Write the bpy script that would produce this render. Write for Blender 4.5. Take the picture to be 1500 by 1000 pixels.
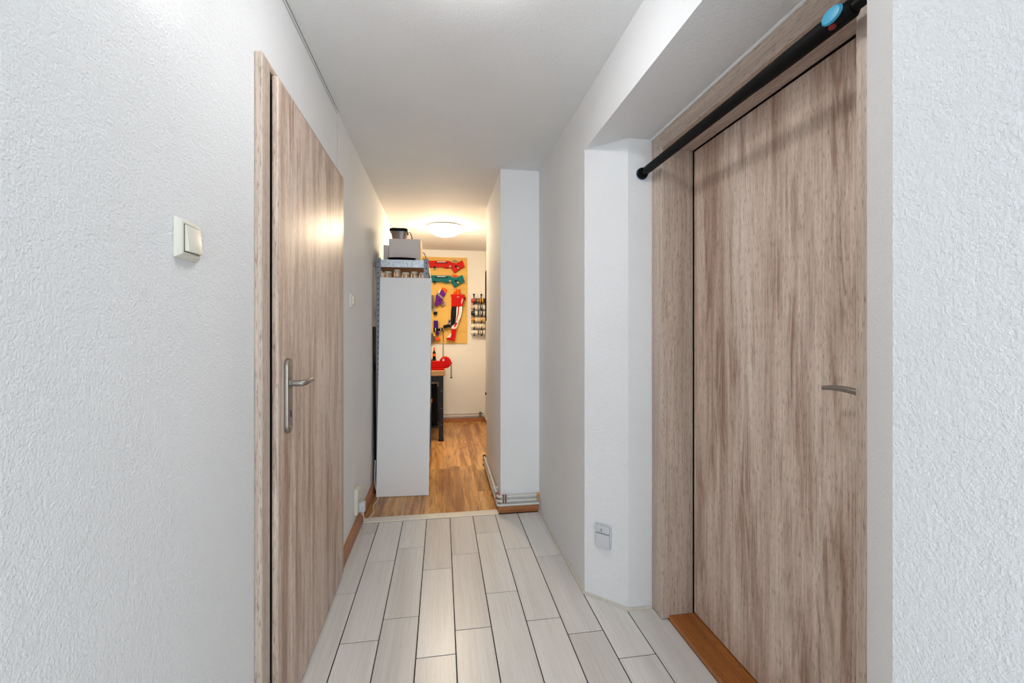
import bpy, bmesh, math, random
from mathutils import Vector, Matrix
random.seed(7)
for o in list(bpy.data.objects): bpy.data.objects.remove(o, do_unlink=True)
scn = bpy.context.scene
COL = scn.collection

# ------------------------------------------------------------------ camera
F, YAW, YH, CAMH = 640.0, 0.16, 485.0, 1.205      # focal length in px of a 1500 px wide frame, yaw, horizon row, eye height
cd = bpy.data.cameras.new('camera'); cam = bpy.data.objects.new('camera', cd); COL.objects.link(cam)
cam.location = (0, 0, CAMH); cam.rotation_euler = (math.pi/2, 0, -YAW)
cd.sensor_width = 36; cd.lens = 36*F/1500; cd.shift_y = (YH-500)/1500; cd.clip_start = 0.02
scn.camera = cam
# ------------------------------------------------------------------ world, lights, exposure
w = bpy.data.worlds.new('world'); scn.world = w; w.use_nodes = True
w.node_tree.nodes['Background'].inputs[0].default_value = (0.8, 0.9, 1, 1)
w.node_tree.nodes['Background'].inputs[1].default_value = 0.05
def area(name, loc, rot, sx, sy, power, color):
    l = bpy.data.lights.new(name, 'AREA'); l.shape = 'RECTANGLE'; l.size = sx; l.size_y = sy
    l.energy = power; l.color = color
    o = bpy.data.objects.new(name, l); COL.objects.link(o); o.location = loc; o.rotation_euler = rot
    return o
# added fill light behind the viewer at an assumed opening, standing in for daylight
area('added_daylight_fill', (0.07, -1.97, 1.15), (math.pi/2, 0, 0), 1.05, 2.0, 18.5, (0.79, 0.90, 1.0))
ASSUMED_HALL_LAMP, WALL_LAMP, ROOM_LAMP = 12.5, 2.8, 31.0
vs = scn.view_settings
vs.view_transform = 'Standard'; vs.look = 'None'; vs.exposure = 1.12; vs.gamma = 1.0; vs.use_curve_mapping = False

# ------------------------------------------------------------------ pixel helpers (a direction; distance from a known plane)
SC, SS = math.cos(YAW), math.sin(YAW)
def ray(u): a = (u-750)/F; return a*SC+SS, SC-a*SS
def atY(u, v, Y):
    x, y = ray(u); d = Y/y; return Vector((x*d, Y, CAMH+(YH-v)/F*d))

# ------------------------------------------------------------------ materials
def lin(c):
    return tuple((x/255/12.92 if x/255 <= .04045 else ((x/255+.055)/1.055)**2.4) for x in c)+(1,)
class NT:
    def __init__(s, name):
        s.m = bpy.data.materials.new(name); s.m.use_nodes = True
        s.t = s.m.node_tree; s.b = s.t.nodes['Principled BSDF']
    def n(s, typ, **kw):
        nd = s.t.nodes.new(typ)
        for k, v in kw.items():
            if k == 'ins':
                for a, b in v.items(): nd.inputs[a].default_value = b
            else: setattr(nd, k, v)
        return nd
    def l(s, a, ao, b, bi): s.t.links.new(a.outputs[ao], b.inputs[bi])
    def ramp(s, stops, interp='LINEAR'):
        r = s.n('ShaderNodeValToRGB'); e = r.color_ramp; e.interpolation = interp
        while len(e.elements) < len(stops): e.elements.new(.5)
        for el, (p, c) in zip(e.elements, stops): el.position = p; el.color = c
        return r
    def mix(s, a, b, fac, mode='MIX'):
        m = s.n('ShaderNodeMix', data_type='RGBA', blend_type=mode)
        for sock, v in ((0, fac), (6, a), (7, b)):
            if isinstance(v, (tuple, float, int)): m.inputs[sock].default_value = v
            else: s.t.links.new(v, m.inputs[sock])
        return m.outputs[2]
MATS = {}
def flat(name, rgb, rough=.5, metal=0, spec=.5, trans=0, alpha=1, noise=0.0, scale=30):
    if name in MATS: return MATS[name]
    k = NT(name); b = k.b
    b.inputs['Base Color'].default_value = lin(rgb)
    b.inputs['Roughness'].default_value = rough; b.inputs['Metallic'].default_value = metal
    b.inputs['Specular IOR Level'].default_value = spec
    b.inputs['Transmission Weight'].default_value = trans
    b.inputs['Alpha'].default_value = alpha
    tc = k.n('ShaderNodeTexCoord'); nz = k.n('ShaderNodeTexNoise', ins={'Scale': scale, 'Detail': 3})
    k.l(tc, 'Object', nz, 'Vector')
    rp = k.ramp([(.3, tuple(x*(1-noise) for x in lin(rgb)[:3])+(1,)), (.7, lin(rgb))])
    k.l(nz, 'Fac', rp, 'Fac'); k.l(rp, 'Color', b, 'Base Color')
    MATS[name] = k.m; return k.m

def plaster(name, rgb, scale=170, strength=.35, dist=.004, rough=.75):
    k = NT(name); b = k.b
    tc = k.n('ShaderNodeTexCoord')
    n1 = k.n('ShaderNodeTexNoise', ins={'Scale': scale, 'Detail': 4, 'Roughness': .6})
    n2 = k.n('ShaderNodeTexNoise', ins={'Scale': 2.2, 'Detail': 3})
    n3 = k.n('ShaderNodeTexNoise', ins={'Scale': scale*.3, 'Detail': 2})
    for n in (n1, n2, n3): k.l(tc, 'Object', n, 'Vector')
    ad = k.n('ShaderNodeMath', operation='MULTIPLY_ADD', ins={1: .6}); k.l(n3, 'Fac', ad, 0); k.l(n1, 'Fac', ad, 2)
    bp = k.n('ShaderNodeBump', ins={'Strength': strength, 'Distance': dist}); k.l(ad, 'Value', bp, 'Height')
    k.l(bp, 'Normal', b, 'Normal')
    c = lin(rgb); rp = k.ramp([(.3, tuple(x*.955 for x in c[:3])+(1,)), (.7, c)])
    k.l(n2, 'Fac', rp, 'Fac'); k.l(rp, 'Color', b, 'Base Color')
    b.inputs['Roughness'].default_value = rough; b.inputs['Specular IOR Level'].default_value = .3
    return k.m

def wood(name, axis, light, mid, dark, rough=.45, ring=1.0, rand=False, pores=1.0, wash=0.0, spec=.5, bandw=9.0, fibre=.55, kn=(.5, .68), rings=95.0):
    """laminate wood, grain along the local axis; colour comes from bands, flame figure, fibres and pores"""
    k = NT(name); b = k.b
    tc = k.n('ShaderNodeTexCoord')
    src = (tc, 'Object')
    if rand:
        oi = k.n('ShaderNodeObjectInfo')
        mm = k.n('ShaderNodeMath', operation='MULTIPLY', ins={1: 37.0}); k.l(oi, 'Random', mm, 0)
        cx = k.n('ShaderNodeCombineXYZ')
        for i in range(3): k.l(mm, 'Value', cx, i)
        va = k.n('ShaderNodeVectorMath', operation='ADD'); k.l(tc, 'Object', va, 0); k.l(cx, 'Vector', va, 1); src = (va, 'Vector')
    def nz(across, along, **ins):
        s = [across]*3; s[axis] = along
        mp = k.n('ShaderNodeMapping'); mp.inputs['Scale'].default_value = s; k.l(src[0], src[1], mp, 'Vector')
        n = k.n('ShaderNodeTexNoise', ins={'Scale': 1.0, **ins}); k.l(mp, 'Vector', n, 'Vector'); return n
    band = nz(bandw, .35, Detail=4, Roughness=.6)
    fig = nz(8.0, .7, Detail=3, Roughness=.5, Distortion=.35)
    blot = nz(24.0, 2.6, Detail=6, Roughness=.72, Distortion=.3)
    fib = nz(190, 3.5, Detail=3, Roughness=.6)
    por = nz(420, 34, Detail=1)
    knot = nz(13.0, 1.6, Detail=3, Distortion=.5)
    fib2 = nz(75, 1.2, Detail=4, Roughness=.65)
    rp = k.ramp([(.3, lin(dark)), (.47, lin(mid)), (.66, lin(light))]); k.l(band, 'Fac', rp, 'Fac')
    col = rp.outputs['Color']
    # growth rings
    mu = k.n('ShaderNodeMath', operation='MULTIPLY', ins={1: rings}); k.l(fig, 'Fac', mu, 0)
    sn = k.n('ShaderNodeMath', operation='SINE'); k.l(mu, 'Value', sn, 0)
    r2 = k.ramp([(.45, (0, 0, 0, 1)), (1.0, (1, 1, 1, 1))])
    mr = k.n('ShaderNodeMath', operation='MULTIPLY_ADD', ins={1: .5, 2: .5}); k.l(sn, 'Value', mr, 0); k.l(mr, 'Value', r2, 'Fac')
    km = k.ramp([(kn[0], (0, 0, 0, 1)), (kn[1], (1, 1, 1, 1))]); k.l(knot, 'Fac', km, 'Fac')
    f1 = k.n('ShaderNodeMath', operation='MULTIPLY'); k.l(r2, 'Color', f1, 0); k.l(km, 'Color', f1, 1)
    f2 = k.n('ShaderNodeMath', operation='MULTIPLY', ins={1: .75*ring}); k.l(f1, 'Value', f2, 0)
    col = k.mix(col, lin(dark), f2.outputs[0])
    f3 = k.n('ShaderNodeMath', operation='MULTIPLY', ins={1: .35*ring}); k.l(km, 'Color', f3, 0)
    col = k.mix(col, lin(dark), f3.outputs[0])
    bl = k.ramp([(.50, (0, 0, 0, 1)), (.74, (1, 1, 1, 1))]); k.l(blot, 'Fac', bl, 'Fac')
    f4 = k.n('ShaderNodeMath', operation='MULTIPLY', ins={1: .8*min(1, ring)}); k.l(bl, 'Color', f4, 0)
    col = k.mix(col, lin(dark), f4.outputs[0])
    fr = k.ramp([(.32, (.62, .62, .62, 1)), (.6, (1.06, 1.06, 1.06, 1))]); k.l(fib, 'Fac', fr, 'Fac')
    col = k.mix(col, fr.outputs['Color'], fibre, 'MULTIPLY')
    fr2 = k.ramp([(.36, (.72, .68, .65, 1)), (.56, (1.03, 1.03, 1.03, 1))]); k.l(fib2, 'Fac', fr2, 'Fac')
    col = k.mix(col, fr2.outputs['Color'], fibre*.6, 'MULTIPLY')
    pr = k.ramp([(.33, (.45, .38, .34, 1)), (.41, (1, 1, 1, 1))]); k.l(por, 'Fac', pr, 'Fac')
    col = k.mix(col, pr.outputs['Color'], min(1, .7*pores), 'MULTIPLY')
    if rand:
        hs = k.n('ShaderNodeHueSaturation'); k.t.links.new(col, hs.inputs['Color'])
        mv = k.n('ShaderNodeMath', operation='MULTIPLY_ADD', ins={1: .16, 2: .92}); k.l(oi, 'Random', mv, 0); k.l(mv, 'Value', hs, 'Value')
        col = hs.outputs['Color']
    k.t.links.new(col, b.inputs['Base Color'])
    bp = k.n('ShaderNodeBump', ins={'Strength': .12, 'Distance': .001}); k.l(fib, 'Fac', bp, 'Height'); k.l(bp, 'Normal', b, 'Normal')
    b.inputs['Roughness'].default_value = rough; b.inputs['Specular IOR Level'].default_value = spec
    return k.m

WALL = plaster('wall_plaster', (243, 243, 243), 210, .75, .005)
WALL_FINE = plaster('wall_plaster_fine', (245, 244, 243), 210, .22, .003)
CEIL = plaster('ceiling_plaster', (244, 244, 243), 220, .75, .005)
ROOMW = plaster('room_plaster', (240, 237, 230), 160, .2, .003)
OAKC = ((236, 217, 201), (224, 201, 184), (156, 119, 98))
OAK_Z = wood('grey_oak_vertical', 2, *OAKC, rough=.4)
OAK_Y = wood('grey_oak_lengthwise', 1, *OAKC, rough=.4)
OAK_CZ = wood('grey_oak_casing_vertical', 2, (218, 200, 184), (206, 186, 170), (180, 158, 142), rough=.42, ring=.25)
OAK_CY = wood('grey_oak_casing_lengthwise', 1, (218, 200, 184), (206, 186, 170), (180, 158, 142), rough=.42, ring=.25)
SILL = wood('sill_oak', 1, (200, 130, 62), (182, 112, 48), (150, 88, 36), rough=.32, ring=.3)
SKIRT_Y = wood('skirting_oak_y', 1, (200, 132, 80), (184, 116, 66), (152, 92, 50), rough=.4, ring=.2)
SKIRT_X = wood('skirting_oak_x', 0, (200, 132, 80), (184, 116, 66), (152, 92, 50), rough=.4, ring=.2)
BOARD = wood('laminate_oak', 1, (244, 196, 130), (230, 174, 108), (156, 100, 54), rough=.33, rand=True, ring=1.15, bandw=11, kn=(.40, .60), rings=62.0)
TILE = wood('whitewashed_tile', 1, (234, 231, 227), (228, 224, 219), (217, 212, 205), rough=.3, rand=True, ring=.2, pores=.15, fibre=.2)
BENCHW = wood('bench_wood', 0, (214, 172, 118), (198, 152, 98), (160, 112, 66), rough=.45, ring=.3)
PLY = wood('tan_hardboard', 0, (232, 190, 106), (227, 184, 100), (219, 175, 92), rough=.7, ring=0, pores=.1, fibre=.08, spec=.2)
CHIP = flat('chipboard', (150, 108, 70), .8, noise=.35, scale=120)
GROUT = flat('grout', (42, 33, 26), .9, noise=.2)
NICKEL = flat('brushed_nickel', (158, 151, 142), .42, 1, noise=.06, scale=80)
STEEL = flat('steel', (170, 170, 170), .35, 1)
BLACK = flat('black_plastic', (7, 7, 8), .45, 0, .15)
MATTE = flat('black_matte', (6, 6, 7), .6, 0, .15)
SOFTB = flat('charcoal_steel', (22, 22, 25), .45, 0, .35, noise=.1)
WHITEP = flat('white_plastic', (208, 209, 214), .4)
CREAMP = flat('cream_plastic', (226, 222, 208), .35)
MELAM = flat('white_melamine', (246, 246, 246), .4, noise=.015, scale=4)
STRIP = flat('cream_strip', (238, 230, 214), .45, noise=.05)
BEAD = flat('caulk', (214, 206, 192), .6, noise=.12, scale=60)
BEADW = flat('white_caulk', (244, 244, 242), .6)
PIPEM = flat('painted_pipe', (226, 222, 214), .35, noise=.04)
COPPER = flat('copper_red', (150, 70, 52), .45, noise=.3)
BLUE = flat('blue_plastic', (58, 170, 208), .35)
BLUED = flat('blue_ring', (40, 84, 132), .4)
REDD = flat('dark_red', (120, 30, 28), .4)
RED = flat('red_plastic', (196, 16, 6), .5, 0, .12, noise=.06)
TEAL = flat('teal_plastic', (4, 104, 106), .5, 0, .12, noise=.06)
PURP = flat('purple_plastic', (96, 22, 128), .5, 0, .12, noise=.08)
PURPD = flat('violet_plastic', (62, 22, 120), .5, 0, .12, noise=.08)
ORNG = flat('orange_plastic', (236, 88, 6), .5, 0, .12, noise=.05)
TOYW = flat('toy_white', (232, 226, 222), .4)
TOYG = flat('toy_grey', (150, 140, 126), .45, noise=.1)
TOYB = flat('toy_brown', (92, 74, 60), .5, noise=.2)
GOLD = flat('gold_cap', (206, 150, 48), .35)
YELL = flat('yellow_card', (214, 176, 74), .55)
BOXG = flat('grey_card', (224, 216, 213), .65, noise=.04, scale=8)
CLEAR = flat('clear_plastic', (226, 222, 216), .12, trans=.75)
CONTENT = flat('brown_contents', (150, 112, 84), .6, noise=.5, scale=70)
SEAM = flat('seam_shadow', (96, 86, 76), .9)
CABLE = flat('white_cable', (228, 226, 220), .45)

def galv():
    k = NT('galvanised_steel'); b = k.b
    tc = k.n('ShaderNodeTexCoord'); v = k.n('ShaderNodeTexVoronoi', ins={'Scale': 90}); k.l(tc, 'Object', v, 'Vector')
    rp = k.ramp([(0, lin((150, 158, 166))), (1, lin((206, 212, 218)))]); k.l(v, 'Color', rp, 'Fac'); k.l(rp, 'Color', b, 'Base Color')
    b.inputs['Metallic'].default_value = .75; b.inputs['Roughness'].default_value = .42; return k.m
GALV = galv()
GALVD = flat('galvanised_dark', (128, 132, 138), .45, .6, noise=.15, scale=60)
def glow(name, rgb, strength):
    k = NT(name); k.b.inputs['Base Color'].default_value = (.9, .9, .9, 1)
    k.b.inputs['Emission Color'].default_value = tuple(rgb)+(1,); k.b.inputs['Emission Strength'].default_value = strength
    k.b.inputs['Roughness'].default_value = .3
    return k.m

# ------------------------------------------------------------------ mesh helpers
class MB:
    def __init__(s): s.bm = bmesh.new()
    def face_prism(s, pts_a, pts_b):
        bm = s.bm; a = [bm.verts.new(p) for p in pts_a]; b = [bm.verts.new(p) for p in pts_b]; n = len(a)
        fs = [bm.faces.new(a[::-1]), bm.faces.new(b)]
        for i in range(n): fs.append(bm.faces.new((a[i], a[(i+1) % n], b[(i+1) % n], b[i])))
        bmesh.ops.recalc_face_normals(bm, faces=fs); return s
    def box(s, x0, x1, y0, y1, z0, z1):
        q = lambda z: [(x0, y0, z), (x1, y0, z), (x1, y1, z), (x0, y1, z)]
        return s.face_prism(q(z0), q(z1))
    def prism(s, poly, axis, a, b):
        """poly of 2-D points in the other two axes (in xyz order), extruded from a to b along axis"""
        def p(c, t):
            l = list(c); l.insert(axis, t); return tuple(l)
        return s.face_prism([p(c, a) for c in poly], [p(c, b) for c in poly])
    def tube(s, pts, r, n=10, cap=True):
        bm = s.bm; pts = [Vector(p) for p in pts]; rs = r if isinstance(r, (list, tuple)) else [r]*len(pts)
        rings = []; up = None
        for i, p in enumerate(pts):
            t = (pts[min(i+1, len(pts)-1)]-pts[max(i-1, 0)]).normalized()
            if up is None: up = Vector((0, 0, 1)) if abs(t.z) < .9 else Vector((1, 0, 0))
            sx = t.cross(up).normalized(); up = sx.cross(t).normalized()
            rings.append([bm.verts.new(p+rs[i]*(math.cos(2*math.pi*j/n)*sx+math.sin(2*math.pi*j/n)*up)) for j in range(n)])
        fs = []
        for a, b in zip(rings, rings[1:]):
            for j in range(n): fs.append(bm.faces.new((a[j], a[(j+1) % n], b[(j+1) % n], b[j])))
        if cap: fs.append(bm.faces.new(rings[0][::-1])); fs.append(bm.faces.new(rings[-1]))
        bmesh.ops.recalc_face_normals(bm, faces=fs); return s
    def lathe(s, prof, c, n=32, axis=2):
        """prof: (radius, height) pairs about an axis through c"""
        bm = s.bm; c = Vector(c); rings = []; fs = []
        def pt(r, h, j):
            a = 2*math.pi*j/n; l = [r*math.cos(a), r*math.sin(a)]; l.insert(axis, h); return c+Vector(l)
        for r, h in prof:
            rings.append([bm.verts.new(pt(0, h, 0))] if r < 1e-6 else [bm.verts.new(pt(r, h, j)) for j in range(n)])
        for a, b in zip(rings, rings[1:]):
            for j in range(n):
                k = (j+1) % n
                if len(a) == 1 and len(b) == 1: continue
                if len(a) == 1: fs.append(bm.faces.new((a[0], b[j], b[k])))
                elif len(b) == 1: fs.append(bm.faces.new((a[j], a[k], b[0])))
                else: fs.append(bm.faces.new((a[j], a[k], b[k], b[j])))
        if len(rings[0]) > 1: fs.append(bm.faces.new(rings[0][::-1]))
        if len(rings[-1]) > 1: fs.append(bm.faces.new(rings[-1]))
        bmesh.ops.recalc_face_normals(bm, faces=fs); return s
    def bevel(s, w, seg=2, ang=.6):
        es = [e for e in s.bm.edges if len(e.link_faces) == 2 and e.calc_face_angle(0) > ang]
        bmesh.ops.bevel(s.bm, geom=es, offset=w, segments=seg, affect='EDGES', profile=.6, clamp_overlap=True); return s
    def xf(s, m): bmesh.ops.transform(s.bm, matrix=m, verts=s.bm.verts); return s
def worldloc(o):
    v = Vector((0, 0, 0))
    while o: v = v+o.location; o = o.parent
    return v
def obj(name, mb, mat, parent=None, origin=None, smooth=False):
    """one mesh object; geometry is given in world metres"""
    base = worldloc(parent) if parent else Vector((0, 0, 0))
    org = Vector(origin) if origin is not None else base
    bmesh.ops.translate(mb.bm, verts=mb.bm.verts, vec=-org)
    me = bpy.data.meshes.new(name); mb.bm.to_mesh(me); mb.bm.free()
    if smooth:
        me.shade_smooth(); me.set_sharp_from_angle(angle=.7)
    me.materials.append(mat)
    o = bpy.data.objects.new(name, me); COL.objects.link(o)
    if parent: o.parent = parent
    o.location = org-base
    return o
def tag(o, label=None, cat=None, group=None, kind=None):
    for k, v in (('label', label), ('category', cat), ('group', group), ('kind', kind)):
        if v: o[k] = v
    return o
def thing(name, loc, label, cat, group=None):
    o = bpy.data.objects.new(name, None); COL.objects.link(o); o.location = loc; o.empty_display_size = .05
    return tag(o, label, cat, group)
def struct(name, mb, mat, label, cat, parent=None, origin=None, smooth=False):
    o = obj(name, mb, mat, parent, origin, smooth); return tag(o, label, cat, kind='structure')
def sroot(name, loc, label, cat):
    return tag(thing(name, loc, label, cat), kind='structure')
def arc(pts, n=6):
    """Catmull-Rom through points"""
    P = [Vector(p) for p in pts]; P = [P[0]*2-P[1]]+P+[P[-1]*2-P[-2]]; out = []
    for i in range(1, len(P)-2):
        for j in range(n):
            t = j/n; a, b, c, d = P[i-1:i+3]
            out.append(.5*((2*b)+(c-a)*t+(2*a-5*b+4*c-d)*t*t+(3*b-a-3*c+d)*t**3))
    out.append(P[-2]); return out
def rrect(cx, cy, w, h, r, n=5):
    out = []
    for sx, sy, a0 in ((1, 1, 0), (-1, 1, 90), (-1, -1, 180), (1, -1, 270)):
        for i in range(n+1):
            a = math.radians(a0+90*i/n); out.append((cx+sx*(w/2-r)+r*math.cos(a), cy+sy*(h/2-r)+r*math.sin(a)))
    return out

# ------------------------------------------------------------------ dimensions
XL, XR, XB, XRR = -.505, .650, .388, .585     # left wall, right wall, corner bump, far-room right wall
YN, YT, YBE, YF = -2.0, 2.88, 3.80, 5.87      # near end, tile/laminate change and bump front, bump end, far wall
JX0 = .906
ZC, ZS = 2.283, 2.040                          # ceiling, niche soffit
# ------------------------------------------------------------------ room shell
m = MB()
LY0, LY1, LZ = 1.347, 2.240, 1.951               # door opening in the left wall
m.box(XL-.15, XL, YN, LY0, -.02, ZC); m.box(XL-.15, XL, LY1, YF+.12, -.02, ZC); m.box(XL-.15, XL, LY0, LY1, LZ, ZC)
m.box(XL-.22, XL-.15, LY0-.05, LY1+.05, -.02, LZ+.05)
struct('wall_left', m, WALL, 'long white textured wall with the light switch and the door with long handle plate', 'wall')
m = MB()
m.prism([(XR, YT), (XR, 1.932), (.797, 1.786), (1.12, 1.786), (1.12, YT)], 2, -.02, ZC)
m.prism([(XR, YN), (XR, .541), (.797, .711), (1.12, .711), (1.12, YN)], 2, -.02, ZC)
m.prism([(XR, .541), (XR, 1.932), (1.12, 1.932), (1.12, .541)], 2, ZS, ZC)
m.box(1.12, 1.2, .5, 2.0, -.02, ZC)
struct('wall_right', m, WALL, 'white textured wall with splayed niche around the recessed wooden door', 'wall')
struct('wall_corner', MB().box(XB, 1.12, YT, YBE, -.02, ZC), WALL_FINE, 'white projecting wall corner with pipes along its foot', 'wall')
struct('wall_right_far', MB().box(XRR, 1.12, YBE, YF+.12, -.02, ZC), ROOMW, 'side wall of the far room behind the projecting corner', 'wall')
struct('wall_far', MB().box(XL, XRR, YF, YF+.12, -.02, ZC), ROOMW, 'cream lit end wall carrying the tan board of toy blasters', 'wall')
m = MB()
m.box(XL-.15, -.46, YN-.1, YN, -.02, ZC); m.box(.6, 1.12, YN-.1, YN, -.02, ZC); m.box(-.46, .6, YN-.1, YN, 2.17, ZC)  # wide opening is assumed, made for the added area light
struct('wall_near', m, WALL, 'unseen white wall with a wide opening, assumed for the added light, at the near end of the hall', 'wall')
struct('ceiling', MB().box(XL-.15, 1.12, YN-.1, YF+.12, ZC, ZC+.1), CEIL, 'white rough plaster ceiling over hall and far room', 'ceiling')
# shadow gap where the left wall board meets the ceiling, with a vertical joint at its end
m = MB(); m.box(XL, XL+.001, YN, 2.25, ZC-.0125, ZC-.011); m.box(XL+.0045, XL+.006, YN, 2.25, ZC-.001, ZC)
struct('trim_1', m, SEAM, 'thin double dark seam line along the ceiling above the left door', 'seam')
struct('trim_2', MB().box(XL, XL+.0015, 2.2515, 2.2535, 1.985, ZC-.02), BEAD, 'fine vertical plaster joint on the wall beside the left door', 'seam')

# floors: grout slab with separate wood-look tiles, then laminate boards
fl1 = struct('floor', MB().box(XL, 1.12, YN, YT, -.04, -.0025), GROUT, 'hall floor of long whitewashed wood look tiles with dark joints', 'floor')
X0, TW, TL, J = -.5365, .14757, .603, .0042
cross = [2.708, 2.372, 2.493, 2.249, 2.378, 2.605, 2.39, 2.285, 2.13, 2.41]
for k in range(10):
    xa, xb = X0+k*TW+J/2, X0+(k+1)*TW-J/2
    if k == 0: xa = XL
    ylo, yhi = (YN, YT-.028) if k < 8 else (.56, 1.945)
    if k == 7: xb = min(xb, XR-.001)
    c = cross[k]
    while c+TL < yhi+.6: c += TL
    while c > ylo:
        a, b_ = max(c-TL+J/2, ylo), min(c-J/2, yhi)
        if b_-a > .01:
            dz = random.uniform(-.0004, .0)
            t = MB().box(xa, xb, a, b_, -.012, dz).bevel(.0009, 1)
            obj('floor_tile', t, TILE, fl1, origin=((xa+xb)/2, (a+b_)/2, 0))
        c -= TL
fl2 = struct('floor', MB().box(XL, XRR, YT, YF, -.04, -.009), CHIP, 'far room floor of warm oak laminate boards', 'floor')
BW, BL = .193, 1.2
for k in range(6):
    xa = XL+.004+k*BW; xb = min(xa+BW-.0006, XRR-.002)
    y = YT+.001-random.uniform(.1, 1.0)
    while y < YF:
        a, b_ = max(y, YT+.001), min(y+BL-.0006, YF-.002); y += BL
        xe = xb
        if b_ <= a+.02: continue
        if xa > XB-.002 and b_ < YBE: continue
        segs = [(a, b_, xb)]
        if xb > XB and a < YBE: segs = [(a, min(b_, YBE), min(xb, XB-.001)), (YBE, b_, xb)]
        for a2, b2, x2 in segs:
            if x2-xa < .02 or b2-a2 < .02: continue
            t = MB().box(xa, x2, a2, b2, -.008, 0).bevel(.0006, 1)
            obj('floor_board', t, BOARD, fl2, origin=((xa+x2)/2, (a2+b2)/2, 0))
# threshold strip
m = MB(); prof = [(YT-.026, 0), (YT-.022, .004), (YT-.004, .0065), (YT+.028, .0065), (YT+.046, .004), (YT+.050, 0)]
m.prism(prof, 0, XL+.017, XB-.016)
struct('trim_3', m, STRIP, 'cream threshold strip between tiles and laminate boards', 'threshold')
# caulk bead on the right
m = MB()
m.tube([(XR-.002, YT-.002, .002), (XR-.002, 1.934, .002), (.797, 1.783, .002), (.899, 1.783, .002)], .009, 8)
m.tube([(XR-.002, YN, .002), (XR-.002, .541, .002)], .009, 8)
struct('trim_4', m, BEAD, 'cream sealant bead along the foot of the right wall', 'sealant', smooth=True)
struct('trim_5', MB().tube([(JX0-.003, .714, ZS-.002), (JX0-.003, 1.784, ZS-.002)], .006, 8), BEADW, 'white sealant line where the niche soffit meets the door casing', 'sealant', smooth=True)
# skirtings
def skirt(name, x0, x1, y0, y1, h, mat, label):
    return struct(name, MB().box(x0, x1, y0, y1, 0, h).bevel(.004, 2), mat, label, 'baseboard')
skirt('baseboard_left', XL, XL+.016, 2.305, YF, .085, SKIRT_Y, 'orange brown wooden skirting board on the left wall')
skirt('baseboard_corner', XB-.016, XR-.006, YT-.018, YT, .044, SKIRT_X, 'short brown skirting under the white pipes facing the hall')
skirt('baseboard_corner_side', XB-.016, XB, YT, YBE, .044, SKIRT_Y, 'brown skirting along the side of the projecting corner')
skirt('baseboard_far', XL+.016, XRR, YF-.016, YF, .05, SKIRT_X, 'brown skirting under the pipes on the end wall')
skirt('baseboard_right_far', XRR-.016, XRR, YBE, YF-.016, .05, SKIRT_Y, 'brown skirting along the far room side wall')

# ------------------------------------------------------------------ left door (slightly ajar, overlapping leaf)
d1 = sroot('door_1', (XL, 1.8, 0), 'grey oak door standing slightly ajar with long nickel handle plate', 'door')
CY0, CY1 = 1.289, 2.300
CT = .0205; CZT = 1.973
def casing_leg(y0, y1): return MB().box(XL, XL+CT, y0, y1, 0, CZT).bevel(.005, 3)
obj('casing', casing_leg(CY0, LY0-.0), OAK_CZ, d1); obj('casing', casing_leg(LY1, CY1), OAK_CZ, d1)
obj('casing', MB().box(XL, XL+CT-.0005, LY0, LY1, LZ, CZT).bevel(.004, 2), OAK_CY, d1)
obj('jamb', MB().box(XL-.15, XL-.012, LY0, LY0+.07, 0, LZ), OAK_CZ, d1); obj('gap_strip', MB().box(XL-.0118, XL+.006, LY0+.0002, LY0+.05, .002, LZ-.001), MATTE, d1)  # black strip stands in for the shaded gap between casing and leaf
obj('jamb', MB().box(XL-.15, XL-.012, LY1-.06, LY1, 0, LZ), OAK_CZ, d1)
# leaf: front plate overlaps the casing; local frame rotates about the hinge edge
lf = bpy.data.objects.new('door_leaf', None)
HY, LWID = 2.232, .872
m = MB().box(-.0175, 0, -LWID, 0, .008, 1.946).bevel(.004, 3)
leafm = m
leafm.xf(Matrix.Identity(4))
def hinge_xf():
    return Matrix.Translation((-.479, HY, 0)) @ Matrix.Rotation(math.radians(.7), 4, 'Z')
HM = hinge_xf()
# door_leaf as a mesh object whose origin is the hinge foot
leaf = obj('door_leaf', leafm.xf(HM), OAK_Z, d1, origin=HM @ Vector((0, 0, 0)), smooth=True)
def on_leaf(name, mb, mat, smooth=True): return obj(name, mb.xf(HM), mat, leaf, smooth=smooth)
on_leaf('rebate', MB().box(-.040, -.0178, -LWID+.09, -.075, .012, 1.90), OAK_CZ, False)
PYC = -LWID+.072                                 # handle plate centre
plate = MB().prism(rrect(PYC, 1.008, .048, .228, .0235, 8), 0, .0002, .012).bevel(.003, 2)
on_leaf('handle_plate', plate, NICKEL)
on_leaf('keyhole', MB().prism(rrect(PYC+.003, .952, .006, .022, .003, 3), 0, .0118, .0126), MATTE)
for z in (1.103, .912): on_leaf('screw', MB().lathe([(.0035, 0), (.003, .001), (0, .0012)], (.012, PYC, z), 10, 0), STEEL)
hz = 1.045
on_leaf('collar', MB().lathe([(.0125, 0), (.0125, .005), (.0105, .007)], (.012, PYC, hz), 20, 0), NICKEL)
lev = MB().tube(arc([(.014, PYC, hz), (.035, PYC, hz), (.046, PYC+.002, hz), (.053, PYC+.012, hz+.001), (.056, PYC+.03, hz+.004),
                     (.055, PYC+.06, hz+.005), (.050, PYC+.095, hz+.003), (.044, PYC+.122, hz-.003)], 5),
                [.0093]*12+[.0093-.0035*i/24 for i in range(24)], 14)
on_leaf('lever', lev, NICKEL)
for z in (1.655, .985, .26):
    on_leaf('hinge', MB().tube([(-.009, .006, z-.038), (-.009, .006, z+.038)], .0068, 12), NICKEL)

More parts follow.
